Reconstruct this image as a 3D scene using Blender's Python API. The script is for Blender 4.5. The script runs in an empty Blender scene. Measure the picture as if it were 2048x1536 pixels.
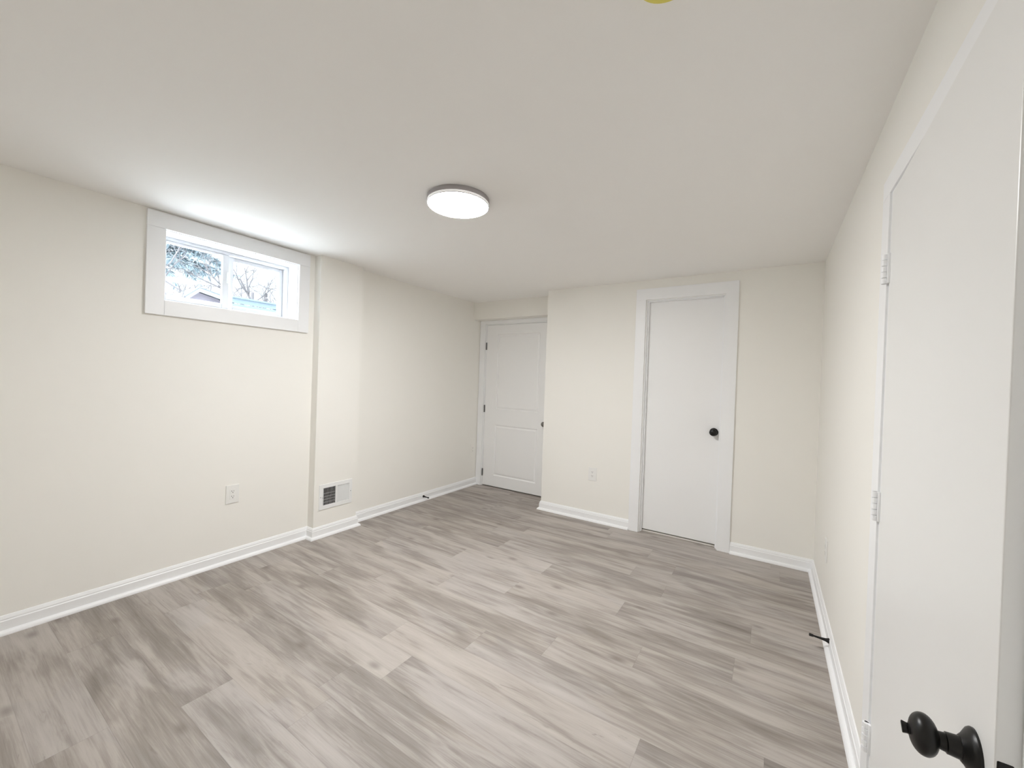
import bpy, bmesh, math, random
from mathutils import Vector, Matrix, Euler, noise

C = bpy.context.scene.collection
SC = bpy.context.scene
R = math.radians
random.seed(7)

# ---------------------------------------------------------------- camera
CAM = Vector((3.0563, 0.0, 1.2979))
yaw, pitch, roll, fpx = R(32.8474), R(-0.4241), R(1.9905), 800.0455
lat = Vector((math.cos(yaw), math.sin(yaw), 0))
dep = Vector((-math.sin(yaw), math.cos(yaw), 0))
upz = Vector((0, 0, 1))
fwd = dep * math.cos(pitch) + upz * math.sin(pitch)
up1 = upz * math.cos(pitch) - dep * math.sin(pitch)
right = lat * math.cos(roll) + up1 * math.sin(roll)
upv = up1 * math.cos(roll) - lat * math.sin(roll)
cd = bpy.data.cameras.new('camera')
cam = bpy.data.objects.new('camera', cd)
C.objects.link(cam)
m = Matrix((right, upv, -fwd)).transposed().to_4x4()
m.translation = CAM
cam.matrix_world = m
cd.sensor_width = 36.0
cd.lens = fpx / 2048 * 36.0
cd.clip_start = 0.02
SC.camera = cam

# ---------------------------------------------------------------- exposure, sky, sun
SC.view_settings.view_transform = 'Standard'
SC.view_settings.look = 'None'
SC.view_settings.gamma = 1.0
SC.view_settings.use_curve_mapping = False
SC.view_settings.exposure = 0.05
SC.cycles.use_denoising = True
SC.cycles.max_bounces = 14
SC.cycles.diffuse_bounces = 10
SC.cycles.sample_clamp_indirect = 8.0
SC.cycles.caustics_reflective = False
SC.cycles.caustics_refractive = False

w = bpy.data.worlds.new('overcast_sky')
SC.world = w
w.use_nodes = True
wn = w.node_tree.nodes
wn['Background'].inputs['Color'].default_value = (0.90, 0.95, 1.0, 1)
_tc = wn.new('ShaderNodeTexCoord')
_sx = wn.new('ShaderNodeSeparateXYZ')
_mr = wn.new('ShaderNodeMapRange')          # overcast: bright overhead, paler towards the horizon
_mr.interpolation_type = 'SMOOTHSTEP'
for _i, _v in ((1, 0.18), (2, 0.75), (3, 1.7), (4, 33.0)):
    _mr.inputs[_i].default_value = _v
w.node_tree.links.new(_tc.outputs['Generated'], _sx.inputs[0])
w.node_tree.links.new(_sx.outputs[2], _mr.inputs[0])
w.node_tree.links.new(_mr.outputs[0], wn['Background'].inputs['Strength'])

sl = bpy.data.lights.new('sun', 'SUN')
sl.energy = 21.0
sl.angle = R(2)
sl.color = (1.0, 0.97, 0.92)
sun = bpy.data.objects.new('sun', sl)
C.objects.link(sun)
sun.rotation_euler = Vector((-0.12, 0.72, -0.68)).to_track_quat('-Z', 'Y').to_euler()

LAMP_EMIT = 160.0

# ---------------------------------------------------------------- dimensions
W, H = 3.3584, 2.23          # right wall, ceiling
D1, D2 = 3.6107, 3.975       # closet wall, recessed wall
XR = 1.1263                  # end of the closet wall
PX, PY1, PY2 = 0.0795, 1.8046, 2.1899   # boxed chase on the left wall
YB = -0.7                    # wall behind

# ---------------------------------------------------------------- materials
def new_mat(name):
    mt = bpy.data.materials.new(name)
    mt.use_nodes = True
    nt = mt.node_tree
    return mt, nt, nt.nodes['Principled BSDF']

def node(nt, typ, ins=None, **props):
    n = nt.nodes.new(typ)
    for k, v in props.items():
        setattr(n, k, v)
    for k, v in (ins or {}).items():
        if isinstance(v, bpy.types.NodeSocket):
            nt.links.new(v, n.inputs[k])
        else:
            n.inputs[k].default_value = v
    return n

def plain(name, col, rough=0.5, metal=0.0, bump=0.0, bscale=300.0, vary=0.0, vscale=4.0, spec=0.5):
    mt, nt, b = new_mat(name)
    b.inputs['Base Color'].default_value = (*col, 1)
    b.inputs['Roughness'].default_value = rough
    b.inputs['Metallic'].default_value = metal
    b.inputs['Specular IOR Level'].default_value = spec
    tc = node(nt, 'ShaderNodeTexCoord')
    if vary:
        n = node(nt, 'ShaderNodeTexNoise', {'Vector': tc.outputs['Object'], 'Scale': vscale, 'Detail': 3.0})
        mr = node(nt, 'ShaderNodeMapRange', {'Value': n.outputs['Fac'], 3: 1 - vary, 4: 1 + vary})
        mx = node(nt, 'ShaderNodeVectorMath', {0: (*col,), 1: (1, 1, 1)}, operation='MULTIPLY')
        nt.links.new(mr.outputs[0], mx.inputs[1])
        nt.links.new(mx.outputs[0], b.inputs['Base Color'])
    if bump:
        n = node(nt, 'ShaderNodeTexNoise', {'Vector': tc.outputs['Object'], 'Scale': bscale, 'Detail': 2.0})
        bp = node(nt, 'ShaderNodeBump', {'Height': n.outputs['Fac'], 'Strength': bump, 'Distance': 0.001})
        nt.links.new(bp.outputs[0], b.inputs['Normal'])
    return mt

M = {}
M['wall'] = plain('cream_wall_paint', (0.88, 0.868, 0.828), 0.6, bump=0.12, bscale=220, vary=0.006, spec=0.3)
M['ceiling'] = plain('ceiling_paint', (0.915, 0.907, 0.893), 0.85, bump=0.1, bscale=180, vary=0.006, spec=0.2)
M['trim'] = plain('white_trim_paint', (0.89, 0.90, 0.915), 0.38, vary=0.01, vscale=9)
M['door'] = plain('white_door_paint', (0.885, 0.89, 0.895), 0.42, bump=0.08, bscale=160, vary=0.006)
M['satin_door'] = plain('satin_white_door_paint', (0.83, 0.835, 0.83), 0.33, bump=0.05, bscale=120, vary=0.006)
M['plastic'] = plain('white_plastic', (0.84, 0.84, 0.82), 0.35)
M['beige_plastic'] = plain('wall_coloured_plastic', (0.76, 0.72, 0.64), 0.45)
M['slot'] = plain('dark_slot', (0.03, 0.03, 0.03), 0.7)
M['vinyl'] = plain('white_vinyl', (0.66, 0.67, 0.69), 0.35)
M['black'] = plain('oil_rubbed_black_metal', (0.0055, 0.005, 0.0045), 0.34, metal=0.0, vary=0.15, vscale=60, spec=0.35)
M['rubber'] = plain('black_rubber', (0.01, 0.01, 0.01), 0.6)
M['nickel'] = plain('grey_hinge_metal', (0.16, 0.16, 0.16), 0.4, metal=0.6)
M['knobnickel'] = plain('satin_nickel', (0.22, 0.21, 0.20), 0.3, metal=0.8)
M['rim'] = plain('satin_lamp_rim', (0.42, 0.40, 0.41), 0.4, metal=0.3)
M['duct'] = plain('dark_duct', (0.02, 0.02, 0.022), 0.7)
M['damper'] = plain('grey_damper', (0.22, 0.22, 0.23), 0.5, metal=0.3)
M['register'] = plain('white_register_enamel', (0.85, 0.86, 0.86), 0.4)
M['yellow'] = plain('yellow_plastic', (0.72, 0.64, 0.12), 0.5)
M['threshold'] = plain('threshold_strip', (0.75, 0.73, 0.68), 0.5)
M['blocker'] = plain('light_block_paint', (0.6, 0.58, 0.52), 0.8)  # darker paint for the unseen walls that block light

def emission_mat(name, strength):
    mt, nt, b = new_mat(name)
    b.inputs['Base Color'].default_value = (0.9, 0.9, 0.9, 1)
    b.inputs['Emission Color'].default_value = (1.0, 1.0, 1.0, 1)
    b.inputs['Emission Strength'].default_value = strength
    return mt
M['lens'] = emission_mat('lit_diffuser', LAMP_EMIT)
M['ring'] = emission_mat('rim_bloom_glow', 0.3)  # weak glow below the rim, standing in for bloom from the lens

def glass_mat():
    mt = bpy.data.materials.new('window_glass')
    mt.use_nodes = True
    nt = mt.node_tree
    nt.nodes.clear()
    out = node(nt, 'ShaderNodeOutputMaterial')
    tr = node(nt, 'ShaderNodeBsdfTransparent', {'Color': (0.95, 0.98, 1.0, 1)})
    gl = node(nt, 'ShaderNodeBsdfGlossy', {'Roughness': 0.02})
    lw = node(nt, 'ShaderNodeLayerWeight', {'Blend': 0.5})
    p5 = node(nt, 'ShaderNodeMath', {0: lw.outputs['Facing'], 1: 5.0}, operation='POWER')
    fr = node(nt, 'ShaderNodeMath', {0: p5.outputs[0], 1: 0.9, 2: 0.015}, operation='MULTIPLY_ADD')
    mx = node(nt, 'ShaderNodeMixShader', {0: fr.outputs[0], 1: tr.outputs[0], 2: gl.outputs[0]})
    nt.links.new(mx.outputs[0], out.inputs[0])
    return mt
M['glass'] = glass_mat()

def floor_mat():
    mt, nt, b = new_mat('greige_vinyl_planks')
    N = lambda *a, **k: node(nt, *a, **k)
    def math_(op, a, bb=None, c=None):
        ins = {0: a}
        if bb is not None: ins[1] = bb
        if c is not None: ins[2] = c
        return N('ShaderNodeMath', ins, operation=op).outputs[0]
    geo = N('ShaderNodeTexCoord')
    sep = N('ShaderNodeSeparateXYZ', {0: geo.outputs['Object']})
    X, Y = sep.outputs[0], sep.outputs[1]
    PW, PL = 0.178, 1.22
    v = math_('DIVIDE', math_('ADD', Y, 10 * PW - 1.33 + 0.0), PW)
    row = math_('FLOOR', v)
    fv = math_('FRACT', v)
    rnd = N('ShaderNodeTexWhiteNoise', {'W': row}, noise_dimensions='1D').outputs['Value']
    u = math_('ADD', math_('DIVIDE', math_('ADD', X, 5.0), PL), rnd)
    colm = math_('FLOOR', u)
    fu = math_('FRACT', u)
    pid = N('ShaderNodeCombineXYZ', {0: row, 1: colm, 2: 3.3})
    wn3 = N('ShaderNodeTexWhiteNoise', {'Vector': pid.outputs[0]}, noise_dimensions='3D')
    pr = wn3.outputs['Value']
    off = N('ShaderNodeVectorMath', {0: wn3.outputs['Color'], 1: (37.0, 19.0, 11.0)}, operation='MULTIPLY')
    base = N('ShaderNodeVectorMath', {0: geo.outputs['Object'], 1: off.outputs[0]}, operation='ADD')
    def noise_(scale, sx, sy, detail, dist=0.0, rough=0.55):
        s = N('ShaderNodeVectorMath', {0: base.outputs[0], 1: (sx, sy, 1.0)}, operation='MULTIPLY')
        return N('ShaderNodeTexNoise', {'Vector': s.outputs[0], 'Scale': scale, 'Detail': detail, 'Roughness': rough, 'Distortion': dist}).outputs['Fac']
    broad = noise_(2.2, 0.75, 3.6, 2.5, 0.7, 0.5)       # long smoky bands
    mid = noise_(5.0, 0.55, 6.0, 5.0, 0.9, 0.6)         # cathedral streaks
    fine = noise_(30.0, 0.16, 7.0, 4.0, 0.2, 0.65)     # fibres
    flake = noise_(9.0, 0.6, 5.0, 6.0, 1.2, 0.7)       # short dark checks
    # knots
    ks = N('ShaderNodeVectorMath', {0: base.outputs[0], 1: (1.7, 3.4, 1.0)}, operation='MULTIPLY')
    kn = N('ShaderNodeTexVoronoi', {'Vector': ks.outputs[0], 'Scale': 1.25, 'Randomness': 1.0}, feature='F1', voronoi_dimensions='2D')
    knot = N('ShaderNodeMapRange', {'Value': kn.outputs['Distance'], 1: 0.0, 2: 0.13, 3: 1.0, 4: 0.0}, interpolation_type='SMOOTHSTEP').outputs[0]
    ksel = N('ShaderNodeSeparateColor', {0: kn.outputs['Color']})
    kon = math_('GREATER_THAN', ksel.outputs[0], 0.62)
    knot = math_('MULTIPLY', knot, kon)
    tone = math_('ADD', math_('MULTIPLY', broad, 0.66), math_('MULTIPLY', mid, 0.52))
    tone = math_('ADD', tone, math_('MULTIPLY', fine, 0.26))
    tone = math_('ADD', tone, math_('MULTIPLY', math_('SUBTRACT', pr, 0.5), 0.10))
    ramp = N('ShaderNodeValToRGB', {0: N('ShaderNodeMapRange', {'Value': tone, 1: 0.42, 2: 1.0}).outputs[0]})
    e = ramp.color_ramp.elements
    e[0].position = 0.0; e[0].color = (0.17, 0.147, 0.128, 1)
    e[1].position = 1.0; e[1].color = (0.485, 0.445, 0.407, 1)
    e2 = e.new(0.38); e2.color = (0.29, 0.256, 0.228, 1)
    e3 = e.new(0.62); e3.color = (0.405, 0.365, 0.33, 1)
    chk = N('ShaderNodeMapRange', {'Value': flake, 1: 0.60, 2: 0.72, 3: 0.0, 4: 0.40}, interpolation_type='SMOOTHSTEP').outputs[0]
    dark = math_('MAXIMUM', chk, math_('MULTIPLY', knot, 0.55))
    mixd = N('ShaderNodeMix', {0: dark, 6: ramp.outputs[0], 7: (0.14, 0.115, 0.10, 1)}, data_type='RGBA')
    # cool / warm drift between planks
    tint = N('ShaderNodeMix', {0: ksel.outputs[1], 6: (1.0, 1.0, 1.0, 1), 7: (0.985, 1.0, 1.03, 1)}, data_type='RGBA')
    mul = N('ShaderNodeMix', {0: 1.0, 6: mixd.outputs[2], 7: tint.outputs[2]}, data_type='RGBA', blend_type='MULTIPLY')
    # seams
    ev = math_('MINIMUM', fv, math_('SUBTRACT', 1.0, fv))
    ev = math_('MULTIPLY', ev, PW)
    eu = math_('MULTIPLY', math_('MINIMUM', fu, math_('SUBTRACT', 1.0, fu)), PL)
    ed = math_('MINIMUM', ev, eu)
    seam = N('ShaderNodeMapRange', {'Value': ed, 1: 0.0004, 2: 0.0016, 3: 0.84, 4: 1.0}).outputs[0]
    fin = N('ShaderNodeVectorMath', {0: mul.outputs[2], 1: (1, 1, 1)}, operation='MULTIPLY')
    cs = N('ShaderNodeCombineXYZ', {0: seam, 1: seam, 2: seam})
    nt.links.new(cs.outputs[0], fin.inputs[1])
    nt.links.new(fin.outputs[0], b.inputs['Base Color'])
    b.inputs['Roughness'].default_value = 0.48
    b.inputs['Specular IOR Level'].default_value = 0.4
    bp = N('ShaderNodeBump', {'Height': math_('ADD', math_('MULTIPLY', fine, 0.3), seam), 'Strength': 0.18, 'Distance': 0.001})
    nt.links.new(bp.outputs[0], b.inputs['Normal'])
    return mt
M['floor'] = floor_mat()

# ---------------------------------------------------------------- helpers
def box(bm, x0, x1, y0, y1, z0, z1, bev=0.0, seg=2):
    vs = [bm.verts.new(p) for p in ((x0, y0, z0), (x1, y0, z0), (x1, y1, z0), (x0, y1, z0),
                                    (x0, y0, z1), (x1, y0, z1), (x1, y1, z1), (x0, y1, z1))]
    fs = [bm.faces.new([vs[i] for i in q]) for q in ((3, 2, 1, 0), (4, 5, 6, 7), (0, 1, 5, 4), (1, 2, 6, 5), (2, 3, 7, 6), (3, 0, 4, 7))]
    if bev:
        es = list({e for f in fs for e in f.edges})
        bmesh.ops.bevel(bm, geom=es, offset=bev, segments=seg, profile=0.5, affect='EDGES')
    return vs

def lathe(bm, prof, axis='z', n=40, at=(0, 0, 0), sgn=1, cap=True):
    """prof: (along axis, radius)."""
    rings = []
    at = Vector(at)
    for a, r in prof:
        ring = []
        for i in range(n):
            t = 2 * math.pi * i / n
            c, s = r * math.cos(t), r * math.sin(t)
            p = {'z': (c, s, a * sgn), 'x': (a * sgn, c, s), 'y': (c, a * sgn, s)}[axis]
            ring.append(bm.verts.new(at + Vector(p)))
        rings.append(ring)
    for r0, r1 in zip(rings, rings[1:]):
        for i in range(n):
            bm.faces.new((r0[i], r0[(i + 1) % n], r1[(i + 1) % n], r1[i]))
    if cap:
        bm.faces.new(rings[0][::-1])
        bm.faces.new(rings[-1])

def tube(bm, pts, radii, n=8):
    rings = []
    pts = [Vector(p) for p in pts]
    for i, p in enumerate(pts):
        d = (pts[min(i + 1, len(pts) - 1)] - pts[max(i - 1, 0)]).normalized()
        a = d.orthogonal().normalized()
        b = d.cross(a)
        rings.append([bm.verts.new(p + radii[i] * (math.cos(2 * math.pi * k / n) * a + math.sin(2 * math.pi * k / n) * b)) for k in range(n)])
    for r0, r1 in zip(rings, rings[1:]):
        # match the ring start to avoid twisting
        j = min(range(n), key=lambda q: (r1[q].co - r0[0].co).length)
        for i in range(n):
            bm.faces.new((r0[i], r0[(i + 1) % n], r1[(i + 1 + j) % n], r1[(i + j) % n]))
    bm.faces.new(rings[0][::-1])
    bm.faces.new(rings[-1])

def obj(name, bm, mat, parent=None, loc=(0, 0, 0), smooth=False, rot=None):
    bmesh.ops.recalc_face_normals(bm, faces=bm.faces)
    me = bpy.data.meshes.new(name)
    bm.to_mesh(me)
    bm.free()
    o = bpy.data.objects.new(name, me)
    C.objects.link(o)
    o.location = loc
    if rot: o.rotation_euler = rot
    me.materials.append(M[mat] if isinstance(mat, str) else mat)
    if parent: o.parent = parent
    if smooth:
        for p in me.polygons: p.use_smooth = True
        me.set_sharp_from_angle(angle=R(38))
    return o

def empty(name, loc, rz=0.0):
    o = bpy.data.objects.new(name, None)
    o.empty_display_size = 0.1
    C.objects.link(o)
    o.location = loc
    o.rotation_euler = (0, 0, rz)
    return o

def tag(o, label, cat, group=None, kind=None):
    o['label'] = label
    o['category'] = cat
    if group: o['group'] = group
    if kind: o['kind'] = kind
    return o

def struct(o, label, cat):
    return tag(o, label, cat, kind='structure')

def nb(): return bmesh.new()

def slab_with_hole(axis, a0, a1, u0, u1, z0, z1, holes):
    """wall slab: thickness a0..a1 along axis, spanning u and z, with one rectangular hole (hu0,hu1,hz0,hz1) cut through"""
    bm = nb()
    hu0, hu1, hz0, hz1 = holes
    us = [u0, hu0, hu1, u1]
    zs = sorted({z0, hz0, hz1, z1})
    def P(a, u, z): return (a, u, z) if axis == 'x' else (u, a, z)
    def solid(i, j):
        if not (0 <= i < 3 and 0 <= j < len(zs) - 1): return False
        return not (i == 1 and zs[j] >= hz0 - 1e-9 and zs[j + 1] <= hz1 + 1e-9)
    cache = {}
    def V(a, u, z):
        k = (round(a, 5), round(u, 5), round(z, 5))
        if k not in cache: cache[k] = bm.verts.new(P(a, u, z))
        return cache[k]
    for i in range(3):
        for j in range(len(zs) - 1):
            if not solid(i, j): continue
            ua, ub, za, zb = us[i], us[i + 1], zs[j], zs[j + 1]
            for a in (a0, a1):
                bm.faces.new((V(a, ua, za), V(a, ub, za), V(a, ub, zb), V(a, ua, zb)))
            if not solid(i - 1, j): bm.faces.new((V(a0, ua, za), V(a1, ua, za), V(a1, ua, zb), V(a0, ua, zb)))
            if not solid(i + 1, j): bm.faces.new((V(a0, ub, za), V(a1, ub, za), V(a1, ub, zb), V(a0, ub, zb)))
            if not solid(i, j - 1): bm.faces.new((V(a0, ua, za), V(a1, ua, za), V(a1, ub, za), V(a0, ub, za)))
            if not solid(i, j + 1): bm.faces.new((V(a0, ua, zb), V(a1, ua, zb), V(a1, ub, zb), V(a0, ub, zb)))
    return bm

def sweep(prof, path):
    """moulding: prof (out from wall, z); path of wall points, room on the right-hand side"""
    bm = nb()
    path = [Vector((*p, 0)) for p in path]
    dirs = [(b - a).normalized() for a, b in zip(path, path[1:])]
    nrm = [Vector((d.y, -d.x, 0)) for d in dirs]
    rings = []
    for i, p in enumerate(path):
        if i == 0: o = nrm[0]
        elif i == len(path) - 1: o = nrm[-1]
        else: o = (nrm[i - 1] + nrm[i]) / (1 + nrm[i - 1].dot(nrm[i]))
        rings.append([bm.verts.new(p + o * d + Vector((0, 0, z))) for d, z in prof])
    n = len(prof)
    for r0, r1 in zip(rings, rings[1:]):
        for k in range(n):
            bm.faces.new((r0[k], r0[(k + 1) % n], r1[(k + 1) % n], r1[k]))
    bm.faces.new(rings[0]); bm.faces.new(rings[-1][::-1])
    return bm

# ---------------------------------------------------------------- room shell
XO, YO = 4.5, 5.2
bm = nb(); box(bm, -0.25, XO, YB - 0.15, YO, -0.12, 0.0)
struct(obj('floor', bm, 'floor'), 'greige wood-look plank floor running across the room', 'floor')
bm = nb(); box(bm, -0.25, XO, YB - 0.15, YO, H, H + 0.15)
struct(obj('ceiling', bm, 'ceiling'), 'smooth white painted ceiling with one round light', 'ceiling')

WIN = (0.868, 1.672, 1.705, 2.129)
struct(obj('wall_left', slab_with_hole('x', -0.25, 0, YB - 0.15, YO, 0, H, WIN), 'wall'),
       'long cream wall holding the small high window', 'wall')
struct(obj('wall_chase', slab_with_hole('x', 0.0, PX, PY1, PY2, 0, H, (1.878, 2.116, 0.248, 0.389)), 'wall'),
       'narrow cream boxed-out chase beside the window with a vent low down', 'wall')
CH = (2.116, 2.734, 0.0, 2.051)
struct(obj('wall_back', slab_with_hole('y', D1, D1 + 0.12, XR, W + 0.12, 0, H, CH), 'wall'),
       'cream back wall around the narrow closet door', 'wall')
bm = nb(); box(bm, XR, XR + 0.12, D1 + 0.12, D2 + 0.12, 0, H)
struct(obj('wall_return', bm, 'wall'), 'short cream return wall at the recess beside the panelled door', 'wall')
struct(obj('wall_recess', slab_with_hole('y', D2, D2 + 0.12, 0, XR, 0, H, (0.084, 1.026, 0.0, 1.984)), 'wall'),
       'cream wall around the two-panel door in the far corner recess', 'wall')
bm = nb(); box(bm, 0, XR, 3.832, D2, 2.026, H)
struct(obj('wall_bulkhead', bm, 'wall'), 'cream bulkhead hanging above the two-panel door', 'wall')
struct(obj('wall_right', slab_with_hole('x', W, W + 0.12, YB - 0.15, D1, 0, H, (0.776, 1.640, 0.0, 1.920)), 'wall'),
       'cream right wall with the white door standing slightly ajar', 'wall')
bm = nb(); box(bm, 0, W, YB - 0.15, YB, 0, H)
struct(obj('wall_rear', bm, 'wall'), 'cream wall behind the viewpoint', 'wall')
bm = nb(); box(bm, XO - 0.1, XO, YB - 0.15, YO, 0, H); struct(obj('light_block_east', bm, 'blocker'), 'unseen wall added behind the ajar door to keep sky light out', 'wall')  # unseen walls added so sky light cannot leak through the door gaps
bm = nb(); box(bm, 0, XO - 0.1, YO - 0.1, YO, 0, H); struct(obj('light_block_north', bm, 'blocker'), 'unseen wall added behind the far doors to keep sky light out', 'wall')
bm = nb(); box(bm, W + 0.12, XO - 0.1, YB - 0.15, YB, 0, H); struct(obj('light_block_south', bm, 'blocker'), 'unseen end wall added behind the ajar door to keep sky light out', 'wall')

# ---------------------------------------------------------------- baseboards (board + shoe moulding)
BASE = [(0, 0), (0.014, 0), (0.014, 0.063), (0.0105, 0.067), (0.0105, 0.073), (0.008, 0.079), (0.0045, 0.0865), (0.002, 0.088), (0, 0.088)]
SHOE = [(0.0141, 0), (0.0314, 0), (0.0308, 0.006), (0.028, 0.0125), (0.0235, 0.0175), (0.018, 0.0205), (0.0141, 0.021)]
def baseboard(name, path, label):
    o = struct(obj(name, sweep(BASE, path), 'trim'), label, 'baseboard')
    obj('shoe_molding', sweep(SHOE, path), 'trim', o)
    return o
baseboard('baseboard_left', [(0, YB + 0.032), (0, PY1), (PX, PY1), (PX, PY2), (0, PY2), (0, D2 - 0.0165)],
          'white baseboard along the window wall, stepping round the chase')
baseboard('baseboard_back', [(XR, D2 - 0.001), (XR, D1), (2.0268, D1)], 'white baseboard between the recess corner and the closet door')
baseboard('baseboard_right', [(2.8275, D1), (W, D1), (W, 1.7165)], 'white baseboard turning the corner right of the closet door')
baseboard('baseboard_rear', [(W, 0.70), (W, YB), (0, YB)], 'white baseboard on the wall behind the viewpoint')

# ---------------------------------------------------------------- window
def frame_boards(bm, axis, face0, face1, u0, u1, z0, z1, iu0, iu1, iz0, iz1, bottom=True, gap=0.0006, bev=0.0012):
    """head across the full width, sides butted under it, optional bottom board between them"""
    a0, a1 = sorted((face0, face1))
    def B(ua, ub, za, zb):
        if axis == 'x': box(bm, a0, a1, ua, ub, za, zb, bev)
        else: box(bm, ua, ub, a0, a1, za, zb, bev)
    B(u0, u1, iz1, z1)
    B(u0, iu0, z0, iz1 - gap)
    B(iu1, u1, z0, iz1 - gap)
    if bottom: B(iu0 + gap, iu1 - gap, z0, iz0)

bm = nb()
frame_boards(bm, 'x', 0.0, 0.021, 0.783, 1.752, 1.617, 2.219, 0.8695, 1.671, 1.7065, 2.127)
t1 = struct(obj('trim_1', bm, 'trim'), 'flat white board casing around the small high window', 'window casing')
bm = nb()
y0, y1, z0, z1 = WIN
th = 0.006
box(bm, -0.25, 0.0, y0, y0 + th, z0, z1); box(bm, -0.25, 0.0, y1 - th, y1, z0, z1)
box(bm, -0.25, 0.0, y0 + th, y1 - th, z0, z0 + th); box(bm, -0.25, 0.0, y0 + th, y1 - th, z1 - th, z1)
obj('window_liner', bm, 'trim', t1)

win = empty('window_1', (-0.17, 1.27, 1.711))
struct(win, 'small white sliding window set high in the left wall', 'window')
def wpart(name, boxes, mat, parent=win, off=(0.17, -1.27, -1.711), bev=0.002):
    bm = nb()
    for b in boxes: box(bm, *b, bev) if bev else box(bm, *b)
    bmesh.ops.translate(bm, verts=bm.verts, vec=off)
    return obj(name, bm, mat, parent)
fy0, fy1, fz0, fz1 = 0.8745, 1.6655, 1.7115, 2.1225
fw = 0.02
wpart('window_frame', [(-0.215, -0.130, fy0, fy0 + fw, fz0, fz1), (-0.215, -0.130, fy1 - fw, fy1, fz0, fz1),
                       (-0.215, -0.130, fy0 + fw, fy1 - fw, fz1 - fw, fz1), (-0.215, -0.130, fy0 + fw, fy1 - fw, fz0, fz0 + fw)], 'vinyl')
def sash(xa, xb, ya, yb, za, zb, sl_, sr, rt, rb):
    s = wpart('sash', [(xa, xb, ya, ya + sl_, za, zb), (xa, xb, yb - sr, yb, za, zb),
                       (xa, xb, ya + sl_, yb - sr, zb - rt, zb), (xa, xb, ya + sl_, yb - sr, za, za + rb)], 'vinyl')
    xm = (xa + xb) / 2
    wpart('pane', [(xm - 0.002, xm + 0.002, ya + sl_ - 0.004, yb - sr + 0.004, za + rb - 0.004, zb - rt + 0.004)], 'glass', s, bev=0)
    return s
sA = sash(-0.163, -0.136, 0.8955, 1.262, 1.7325, 2.1015, 0.022, 0.038, 0.013, 0.03)
sA['label'] = 'sliding sash on the room side with a latch on its stile'
sB = sash(-0.200, -0.172, 1.268, 1.6445, 1.7325, 2.1015, 0.036, 0.028, 0.026, 0.03)
bm = nb()
box(bm, -0.136, -0.128, 1.247, 1.259, 1.905, 1.985, 0.003)
box(bm, -0.128, -0.120, 1.249, 1.257, 1.925, 1.965, 0.003)
bmesh.ops.translate(bm, verts=bm.verts, vec=(0.17, -1.27, -1.711))
obj('latch', bm, 'plastic', sA)

# ---------------------------------------------------------------- doors
def knob_bm(n=40):
    """knob, collar and neck around +X (out of the door face)"""
    bm = nb()
    prof = [(0.010, 0.016), (0.020, 0.0150), (0.030, 0.0142), (0.031, 0.0125), (0.040, 0.0112)]
    for i in range(1, 17):
        t = math.pi * i / 17
        a = 0.054 - 0.0165 * math.cos(t)
        prof.append((a, max(0.0112 if i < 4 else 0.002, 0.0285 * math.sin(t) ** 0.86)))
    lathe(bm, prof, 'x', n)
    return bm
def rose_bm(n=40):
    bm = nb()
    lathe(bm, [(0, 0.0322), (0.003, 0.0325), (0.006, 0.0305), (0.009, 0.026), (0.0125, 0.0205), (0.016, 0.0168)], 'x', n)
    return bm
def knob_set(parent, loc, rz, mat, turn=True):
    r = obj('knob_rose', rose_bm(), mat, parent, loc, True, (0, 0, rz))
    k = obj('door_knob', knob_bm(), mat, parent, loc, True, (0, 0, rz))
    if turn:
        bm = nb()
        lathe(bm, [(0.066, 0.0085), (0.0712, 0.0078)], 'x', 24)
        box(bm, 0.069, 0.0785, -0.0068, 0.0068, -0.0024, 0.0024, 0.001)
        for v_ in bm.verts:
            if v_.co.x > 0.0775: v_.co.y *= 1.25
        t = obj('thumb_turn', bm, mat, k, (0, 0, 0), True, (R(-32), 0, 0))
    return k

def casing_door(name, axis, wall, face, u0, u1, z1, iu0, iu1, iz1, label):
    bm = nb()
    frame_boards(bm, axis, wall, face, u0, u1, 0.0, z1, iu0, iu1, 0.0, iz1, bottom=False, gap=0.0001)
    return struct(obj(name, bm, 'trim'), label, 'door casing')

# --- door_2: closet slab in the back wall
t2 = casing_door('trim_2', 'y', D1, D1 - 0.018, 2.0272, 2.8272, 2.1507, 2.1125, 2.7365, 2.0535, 'flat white board casing around the narrow closet door')
bm = nb()
box(bm, 2.116, 2.1215, D1, D1 + 0.12, 0, 2.051); box(bm, 2.7285, 2.734, D1, D1 + 0.12, 0, 2.051)
box(bm, 2.1215, 2.7285, D1, D1 + 0.12, 2.0455, 2.051)
# stops
box(bm, 2.1215, 2.1315, D1 + 0.022, D1 + 0.052, 0, 2.0455, 0.001); box(bm, 2.7185, 2.7285, D1 + 0.022, D1 + 0.052, 0, 2.0455, 0.001)
box(bm, 2.1315, 2.7185, D1 + 0.022, D1 + 0.052, 2.0385, 2.0455, 0.001)
obj('door_jamb', bm, 'trim', t2)
bm = nb(); box(bm, 2.1245, 2.7255, D1 + 0.0535, D1 + 0.0885, 0.020, 2.043, 0.0015)
bmesh.ops.translate(bm, verts=bm.verts, vec=(-2.425, -(D1 + 0.0535), 0))
d2 = struct(obj('door_2', bm, 'door', None, (2.425, D1 + 0.0535, 0)), 'narrow flat white closet door with a small black knob', 'door')
knob_set(d2, (0.2545, 0, 0.937), R(-90), 'black')
bm = nb(); box(bm, 2.1215, 2.7285, D1 + 0.05, D1 + 0.11, 0.0, 0.0085, 0.002)
struct(obj('trim_3', bm, 'threshold'), 'thin pale threshold strip under the closet door', 'threshold')

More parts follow.
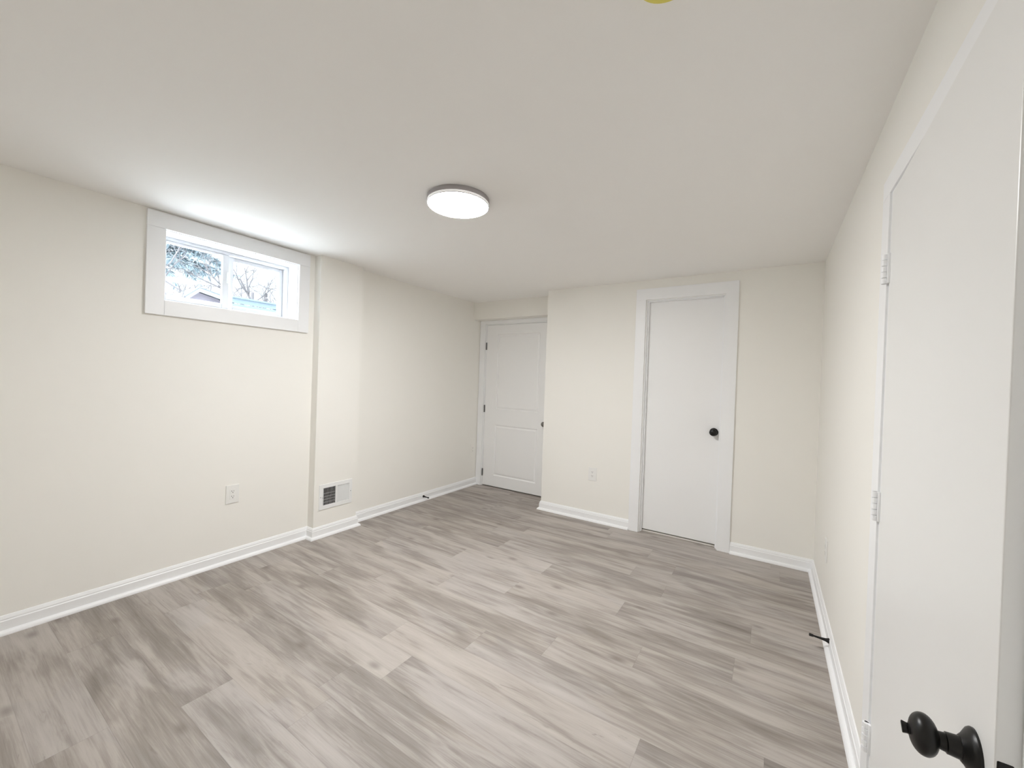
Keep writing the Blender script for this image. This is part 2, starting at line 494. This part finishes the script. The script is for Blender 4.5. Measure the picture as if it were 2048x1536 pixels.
# --- door_1: two-panel door in the recess
t4 = casing_door('trim_4', 'y', D2, D2 - 0.016, 0.006, 1.104, 2.0255, 0.083, 1.027, 1.985, 'white casing around the two-panel door in the recess')
bm = nb()
box(bm, 0.084, 0.0965, D2, D2 + 0.12, 0, 1.984); box(bm, 1.0135, 1.026, D2, D2 + 0.12, 0, 1.984); box(bm, 0.0965, 1.0135, D2, D2 + 0.12, 1.9745, 1.984)
obj('door_jamb', bm, 'trim', t4)
bm = nb()
dx0, dx1, dz0, dz1 = 0.0995, 1.0105, 0.012, 1.9715
yf, yk = 0.0, 0.035
px0, px1 = 0.260, 0.850
us = [dx0, px0, px1, dx1]; zs = [dz0, 0.142, 0.760, 0.948, 1.860, dz1]
vv = {(i, j): bm.verts.new((us[i], yf, zs[j])) for i in range(4) for j in range(6)}
pan = []
for i in range(3):
    for j in range(5):
        f = bm.faces.new((vv[i, j], vv[i + 1, j], vv[i + 1, j + 1], vv[i, j + 1]))
        if i == 1 and j in (1, 3): pan.append(f)
bmesh.ops.recalc_face_normals(bm, faces=bm.faces)
if pan[0].normal.y > 0: bmesh.ops.reverse_faces(bm, faces=bm.faces)
for th_, dp in ((0.004, -0.002), (0.010, -0.0095), (0.007, 0.0), (0.022, 0.007)):
    for f in pan:
        bmesh.ops.inset_region(bm, faces=[f], thickness=th_, depth=dp)
b_ = [e for e in bm.edges if e.is_boundary]
r_ = bmesh.ops.extrude_edge_only(bm, edges=b_)
nvs = [g for g in r_['geom'] if isinstance(g, bmesh.types.BMVert)]
bmesh.ops.translate(bm, verts=nvs, vec=(0, yk, 0))
bmesh.ops.contextual_create(bm, geom=[e for e in bm.edges if e.is_boundary])
bmesh.ops.translate(bm, verts=bm.verts, vec=(-dx0, 0, 0))
d1 = struct(obj('door_1', bm, 'door', None, (dx0, D2 + 0.002, 0)), 'white two-panel door in the far corner recess with grey hinges', 'door')
for hz in (1.716, 0.948, 0.164):
    bm = nb()
    for k in range(5):
        lathe(bm, [(hz - 0.044 + k * 0.0178, 0.0065), (hz - 0.044 + k * 0.0178 + 0.0168, 0.0065)], 'z', 14, (-0.002, -0.006, 0))
    box(bm, -0.010, 0.006, -0.0022, -0.0002, hz - 0.044, hz + 0.044)
    obj('hinge', bm, 'nickel', d1, (0, 0, 0), True)['label'] = 'grey metal hinge'
knob_set(d1, (0.855, 0, 0.828), R(-90), 'knobnickel', False)['label'] = 'grey metal knob'

# --- door_3: white door ajar in the right wall
t5 = casing_door('trim_5', 'x', W, W - 0.018, 0.69, 1.716, 1.968, 0.781, 1.6285, 1.9075, 'white casing around the door in the right wall')
bm = nb()
box(bm, W - 0.012, W + 0.12, 0.776, 0.7995, 0, 1.9015); box(bm, W - 0.012, W + 0.12, 1.6195, 1.640, 0, 1.9015); box(bm, W - 0.012, W + 0.12, 0.776, 1.640, 1.9015, 1.920)
obj('door_jamb', bm, 'trim', t5)
HX, HY, DW, TH = W - 0.018, 1.6165, 0.8138, R(1.52)
bm = nb(); box(bm, 0.004, 0.039, -DW, 0.0, 0.014, 1.8992, 0.002)
d3 = struct(obj('door_3', bm, 'satin_door', None, (HX, HY, 0), rot=(0, 0, -TH)), 'flat white door at right standing slightly ajar, black knob near its free edge', 'door')
for hz in (1.674, 0.959, 0.256):
    bm = nb()
    for k in range(5):
        ox = 0.0
        lathe(bm, [(hz - 0.0445 + k * 0.0178, 0.0068), (hz - 0.0445 + k * 0.0178 + 0.0158, 0.0082)], 'z', 14, (-0.0065, 0.0015, 0))
        if k % 2 == 0: box(bm, -0.0095, 0.0035, 0.002, 0.0125, hz - 0.0445 + k * 0.0178, hz - 0.0445 + k * 0.0178 + 0.0158, 0.0008)
    box(bm, -0.002, 0.0038, -0.012, -0.001, hz - 0.0445, hz + 0.0445, 0.0005)
    obj('hinge', bm, 'trim', d3, (0, 0, 0), True)['label'] = 'hinge painted over in white'
knob_set(d3, (0.004, -DW + 0.058, 0.780), R(180), 'black')
bm = nb(); box(bm, 0.0065, 0.0225, -DW - 0.0012, -DW + 0.004, 0.788 - 0.0285, 0.788 + 0.0285, 0.002)
box(bm, 0.0095, 0.0195, -DW - 0.007, -DW, 0.784 - 0.006, 0.786 + 0.006, 0.002)
obj('latch_plate', bm, 'black', d3)['label'] = 'black latch plate on the door edge'

# ---------------------------------------------------------------- ceiling light
lx, ly, lr = 1.668, 1.578, 0.160
lamp = tag(empty('ceiling_light', (lx, ly, H)), 'round flat lit disc light on the ceiling', 'ceiling light')
bm = nb()
lathe(bm, [(0.0, lr - 0.002), (-0.003, lr), (-0.0225, lr), (-0.0235, lr - 0.0012), (-0.0235, lr - 0.006), (-0.002, lr - 0.010)], 'z', 96)
obj('rim', bm, 'rim', lamp, (0, 0, 0), True)['label'] = 'grey satin rim'
bm = nb()
lathe(bm, [(-0.0362, lr - 0.0045), (-0.0375, lr - 0.009), (-0.0385, lr - 0.03), (-0.039, 0.02)], 'z', 96)
ring = nb()
lathe(ring, [(-0.0235, lr - 0.006), (-0.0237, lr - 0.0012), (-0.034, lr - 0.0008), (-0.0342, lr - 0.006)], 'z', 96)
obj('bloom_ring', ring, 'ring', lamp, (0, 0, 0), True)['label'] = 'band under the rim given a faint glow for the bloom of the lens'
lip = nb()
lathe(lip, [(-0.0343, lr - 0.006), (-0.0342, lr - 0.0006), (-0.0356, lr - 0.0004), (-0.0368, lr - 0.0016), (-0.0368, lr - 0.0042), (-0.0352, lr - 0.006)], 'z', 96)
obj('lip', lip, 'rim', lamp, (0, 0, 0), True)
obj('diffuser', bm, 'lens', lamp, (0, 0, 0), True)['label'] = 'glowing white diffuser'

# ---------------------------------------------------------------- yellow cap on the ceiling
bm = nb()  # round yellow fitting, its purpose not known
lathe(bm, [(0, 0.072), (-0.006, 0.072), (-0.012, 0.069), (-0.015, 0.06), (-0.0155, 0.01)], 'z', 48)
tag(obj('ceiling_fitting', bm, 'yellow', None, (2.832, 0.928, H), True), 'yellow round fitting on the ceiling, cut off by the top edge of the photo', 'ceiling fitting')

# ---------------------------------------------------------------- outlets
def outlet(loc, rz, label, plate='plastic', face=True):
    """faces local +X"""
    o = tag(empty('wall_outlet', loc, rz), label, 'outlet', 'duplex wall outlets')
    bm = nb(); box(bm, 0.0, 0.0055, -0.040, 0.040, -0.062, 0.062, 0.0018)
    obj('cover_plate', bm, plate, o)
    bm = nb(); box(bm, 0.004, 0.0075, -0.0168, 0.0168, -0.0335, 0.0335, 0.0008)
    rc = obj('receptacle', bm, plate, o)
    for cz in (0.019, -0.016):
        bm = nb()
        box(bm, 0.0070, 0.00765, -0.0078, -0.0052, cz - 0.001, cz + 0.007)
        box(bm, 0.0070, 0.00765, 0.0050, 0.0072, cz - 0.001, cz + 0.006)
        lathe(bm, [(0.0070, 0.0027), (0.00765, 0.0027)], 'x', 14, (0, 0, cz - 0.0075))
        obj('socket', bm, 'slot', rc)
    return o
outlet((0, 1.267, 0.462), 0, 'white outlet on the left wall below the window')
outlet((1.669, D1, 0.443), R(-90), 'white outlet on the back wall between the two far doors')
outlet((0, 3.885, 0.44), 0, 'wall-coloured outlet in the far corner beside the panelled door', 'wall')
outlet((W, 2.915, 0.392), R(180), 'white outlet seen edge-on low on the right wall')

# ---------------------------------------------------------------- vent register on the chase
vt = tag(empty('wall_register', (PX, 1.993, 0.318)), 'white two-bank vent register low on the boxed chase', 'vent')
bm = nb()
fy, fz = 0.148, 0.1005
holes = [(-0.113, -0.004), (0.009, 0.120)]
# frame: stiles, rails
box(bm, 0.0, 0.006, -fy, holes[0][0], -fz, fz, 0.0015); box(bm, 0.0, 0.006, holes[1][1], fy, -fz, fz, 0.0015)
box(bm, 0.0, 0.006, holes[0][0] - 0.002, holes[1][1] + 0.002, 0.069, fz, 0.0015); box(bm, 0.0, 0.006, holes[0][0] - 0.002, holes[1][1] + 0.002, -fz, -0.068, 0.0015)
box(bm, 0.0, 0.0055, holes[0][1], holes[1][0], -0.068, 0.069, 0.0008)
obj('register_frame', bm, 'register', vt)
def fins(y0, y1, n, ang, depth):
    bm = nb()
    for k in range(n):
        yc = y0 + (y1 - y0) * (k + 0.5) / n
        vs = box(bm, -depth, 0.0, -0.0008, 0.0008, -0.0675, 0.0685)
        bmesh.ops.rotate(bm, verts=vs, cent=(0, 0, 0), matrix=Matrix.Rotation(ang, 3, 'Z'))
        bmesh.ops.translate(bm, verts=vs, vec=(0.003, yc, 0))
    return bm
obj('fin_bank', fins(*holes[0], 9, R(-36), 0.012), 'register', vt)['label'] = 'open fins showing the dark duct'
obj('fin_bank', fins(holes[1][0] - 0.002, holes[1][1] + 0.007, 14, R(44), 0.014), 'register', vt)['label'] = 'fins turned so they look closed and white'
bm = nb()
for k, zc in enumerate((-0.053, -0.030, -0.007, 0.018)):
    vs = box(bm, -0.026, -0.014, -0.113, 0.120, zc - 0.003, zc + 0.003)
obj('damper', bm, 'damper', vt)
bm = nb(); a = 0.0006
for b in ((-0.078, -0.076, -0.1145, 0.1225, -0.0695, 0.0705), (-0.076, -0.001, -0.1149, -0.1139, -0.0699, 0.0709), (-0.076, -0.001, 0.1215, 0.1225, -0.0699, 0.0709),
          (-0.076, -0.001, -0.1139, 0.1215, -0.0699, -0.0690), (-0.076, -0.001, -0.1139, 0.1215, 0.0698, 0.0707)):
    box(bm, *b)
obj('duct', bm, 'duct', vt)
bm = nb(); box(bm, 0.005, 0.016, -0.124, -0.120, -0.012, 0.002, 0.001); obj('lever', bm, 'register', vt)
for sy in (-0.135, 0.134):
    bm = nb(); lathe(bm, [(0.0055, 0.0035), (0.0068, 0.0033), (0.0075, 0.002)], 'x', 14, (0, sy, 0)); obj('screw', bm, 'damper', vt)

# ---------------------------------------------------------------- door stops
def door_stop(loc, direction, length, label):
    o = tag(empty('door_stop', loc), label, 'door stop', 'black baseboard door stops')
    q = Vector(direction).to_track_quat('X', 'Z').to_euler()
    bm = nb(); lathe(bm, [(0, 0.0125), (0.003, 0.0125), (0.006, 0.0105), (0.014, 0.0078), (0.03, 0.0058), (length - 0.018, 0.0042)], 'x', 24)
    obj('shaft', bm, 'black', o, (0, 0, 0), True, q)
    bm = nb(); lathe(bm, [(length - 0.0185, 0.0055), (length - 0.016, 0.0065), (length - 0.004, 0.0072), (length - 0.001, 0.0066), (length, 0.004)], 'x', 24)
    obj('rubber_tip', bm, 'rubber', o, (0, 0, 0), True, q)
    return o
door_stop((0.0142, 3.062, 0.047), (1, 0.0, -0.04), 0.078, 'black door stop on the left wall baseboard past the chase')
door_stop((W - 0.0142, 2.554, 0.055), (-1, -0.10, 0.10), 0.082, 'black door stop on the right wall baseboard')

# ---------------------------------------------------------------- outside the window
M['ground'] = plain('pale_ground', (0.74, 0.75, 0.75), 0.9, vary=0.2, vscale=1.5)
M['needles'] = plain('blue_green_needles', (0.042, 0.062, 0.072), 0.7, vary=0.4, vscale=2.0)
M['bark'] = plain('grey_brown_bark', (0.024, 0.022, 0.024), 0.85, vary=0.3, vscale=12)
M['siding'] = plain('pinkish_shed_siding', (0.10, 0.09, 0.105), 0.7, vary=0.05, vscale=3)
M['shedtrim'] = plain('pale_shed_trim', (0.075, 0.08, 0.085), 0.6)
M['shingle'] = plain('grey_blue_roofing', (0.035, 0.046, 0.054), 0.8, vary=0.15, vscale=14)
M['fence'] = plain('blue_grey_boards', (0.028, 0.042, 0.053), 0.7, vary=0.12, vscale=5)
bm = nb(); box(bm, -40, -0.26, -25, 45, 1.4, 1.62)
struct(obj('ground', bm, 'ground'), 'pale yard ground outside the window', 'ground')

# shed with a gable end towards the house
sh = tag(empty('shed', (-10.2, 4.2, 1.45)), 'pinkish gabled shed seen through the window below the evergreen', 'shed')
prof = [(3.74, 1.45), (3.74, 2.92), (4.089, 3.24), (4.56, 3.14), (4.68, 2.98), (4.68, 1.45)]
bm = nb()
f_ = [bm.verts.new((-9.0, y, z)) for y, z in prof]; b_ = [bm.verts.new((-11.4, y, z)) for y, z in prof]
bm.faces.new(f_); bm.faces.new(b_[::-1])
for i in range(len(prof)):
    j = (i + 1) % len(prof); bm.faces.new((f_[i], f_[j], b_[j], b_[i]))
for k in range(11):       # lap siding shadow lines on the gable
    z = 1.6 + k * 0.13
    box(bm, -9.0, -8.985, 3.745, 4.675, z, z + 0.115)
bmesh.ops.translate(bm, verts=bm.verts, vec=(10.2, -4.2, -1.45))
obj('gable_wall', bm, 'siding', sh)
rl = [(3.66, 2.90), (4.089, 3.30), (4.60, 3.19), (4.78, 2.96)]
bm = nb()
for (ya, za), (yb, zb) in zip(rl, rl[1:]):
    vs = [bm.verts.new(p) for p in ((-8.85, ya, za), (-8.85, yb, zb), (-11.5, yb, zb), (-11.5, ya, za),
                                    (-8.85, ya, za + 0.05), (-8.85, yb, zb + 0.05), (-11.5, yb, zb + 0.05), (-11.5, ya, za + 0.05))]
    for q in ((3, 2, 1, 0), (4, 5, 6, 7), (0, 1, 5, 4), (1, 2, 6, 5), (2, 3, 7, 6), (3, 0, 4, 7)): bm.faces.new([vs[i] for i in q])
bmesh.ops.translate(bm, verts=bm.verts, vec=(10.2, -4.2, -1.45))
obj('roof', bm, 'shingle', sh)
bm = nb()
for (ya, za), (yb, zb) in zip(rl, rl[1:]):
    vs = [bm.verts.new(p) for p in ((-8.84, ya, za - 0.07), (-8.84, yb, zb - 0.07), (-8.88, yb, zb - 0.07), (-8.88, ya, za - 0.07),
                                    (-8.84, ya, za + 0.02), (-8.84, yb, zb + 0.02), (-8.88, yb, zb + 0.02), (-8.88, ya, za + 0.02))]
    for q in ((3, 2, 1, 0), (4, 5, 6, 7), (0, 1, 5, 4), (1, 2, 6, 5), (2, 3, 7, 6), (3, 0, 4, 7)): bm.faces.new([vs[i] for i in q])
bmesh.ops.translate(bm, verts=bm.verts, vec=(10.2, -4.2, -1.45))
obj('barge_board', bm, 'shedtrim', sh)

# board fence
fn = tag(empty('board_fence', (-7.6, 5.2, 1.45)), 'blue grey horizontal board fence beyond the right window pane', 'fence')
bm = nb()
for k in range(11):
    z = k * 0.146
    if z + 0.14 > 1.62: break
    box(bm, -0.02, 0.02, -0.92, 2.2, z, z + 0.128)
box(bm, -0.05, 0.05, -0.92, 2.2, 1.575, 1.61)
obj('board_panel', bm, 'fence', fn)
for py in (-0.9, 0.1, 1.1, 2.1):
    bm = nb(); box(bm, -0.11, -0.02, py - 0.045, py + 0.045, 0, 1.56); obj('post', bm, 'fence', fn)

# evergreen with drooping sprays
rng = random.Random(3)
et = tag(empty('evergreen_tree', (-17.2, 5.45, 1.6)), 'blue green evergreen with drooping branches beyond the left pane', 'tree')
bm = nb(); tube(bm, [(0, 0, 0), (0.05, 0.03, 3), (0, 0.05, 8.2)], [0.22, 0.16, 0.05], 12); obj('trunk', bm, 'bark', et, smooth=True)
bm = nb(); bl = nb()
for k in range(95):
    a = rng.uniform(0, 2 * math.pi)
    z0 = rng.uniform(3.75, 6.5)
    L = (8.1 - z0) * 0.42 + rng.uniform(0.7, 1.25)
    pts = []
    for s in range(7):
        t = s / 6
        pts.append(Vector((math.cos(a) * L * t, math.sin(a) * L * t, z0 + 0.35 * t - 0.75 * t * t + 0.05 * math.sin(7 * t + k))))
    tube(bl, pts, [0.03 * (1 - 0.85 * s / 6) for s in range(7)], 5)
    for s in range(150):
        t = rng.uniform(0.12, 1.0)
        i = min(5, int(t * 6)); p = pts[i].lerp(pts[i + 1], t * 6 - i)
        d = Vector((math.cos(a) * 0.6 + rng.gauss(0, 0.6), math.sin(a) * 0.6 + rng.gauss(0, 0.6), rng.uniform(-1.1, 0.15))).normalized()
        ln = rng.uniform(0.15, 0.38); sd = d.orthogonal().normalized() * rng.uniform(0.022, 0.042)
        sd.rotate(Matrix.Rotation(rng.uniform(0, 6.28), 3, d))
        q = p + d * ln * 0.5
        vs = [bm.verts.new(x) for x in (p, q + sd, p + d * ln + Vector((0, 0, -0.03)), q - sd)]
        bm.faces.new(vs)
obj('branches', bl, 'bark', et)
obj('foliage', bm, 'needles', et)

def branchy(name, loc, trunk, r0, depth, rng, spread, mat, label, cat, up=0.25, kids=(3, 4)):
    root = tag(empty(name, loc), label, cat)
    bm = nb()
    def grow(p, d, L, r, k):
        n = 4
        pts, q, dd = [p], p.copy(), d.copy()
        for i in range(n):
            dd = (dd + Vector((rng.gauss(0, 0.16), rng.gauss(0, 0.16), rng.gauss(0, 0.12) + up * 0.12))).normalized()
            q = q + dd * L / n
            pts.append(q.copy())
        tube(bm, pts, [r * (1 - 0.45 * i / n) for i in range(n + 1)], 5 if k < 2 else 4)
        if k >= depth: return
        for _ in range(rng.randint(*kids)):
            t = rng.uniform(0.3, 1.0)
            i = min(n - 1, int(t * n)); pp = pts[i].lerp(pts[i + 1], t * n - i)
            nd = (dd + Vector((rng.gauss(0, spread), rng.gauss(0, spread), rng.gauss(0, spread * 0.8)))).normalized()
            grow(pp, nd, L * rng.uniform(0.5, 0.78), r * 0.52, k + 1)
    for (d, L) in trunk: grow(Vector((0, 0, 0)), Vector(d).normalized(), L, r0, 0)
    obj('branches', bm, mat, root)
    return root
branchy('bare_tree', (-12.6, 7.1, 1.6), [((0.05, 0.02, 1), 2.7), ((0.0, -0.28, 1), 2.7), ((0.1, 0.3, 1), 2.5), ((-0.1, 0.12, 1), 2.6)], 0.09, 4, random.Random(11), 0.75, 'bark',
        'bare twiggy tree beyond the right window pane above the fence', 'tree', up=0.3, kids=(3, 4))
branchy('bare_shrub', (-7.6, 3.08, 1.6), [((0.05, -0.06, 1), 1.5), ((0.0, 0.06, 1), 1.6), ((0.1, 0.12, 1), 1.45), ((0, 0.02, 1), 1.7)], 0.034, 3, random.Random(5), 0.45, 'bark',
        'bare leafless shrub at the lower left of the window view', 'shrub', up=0.5, kids=(3, 4))
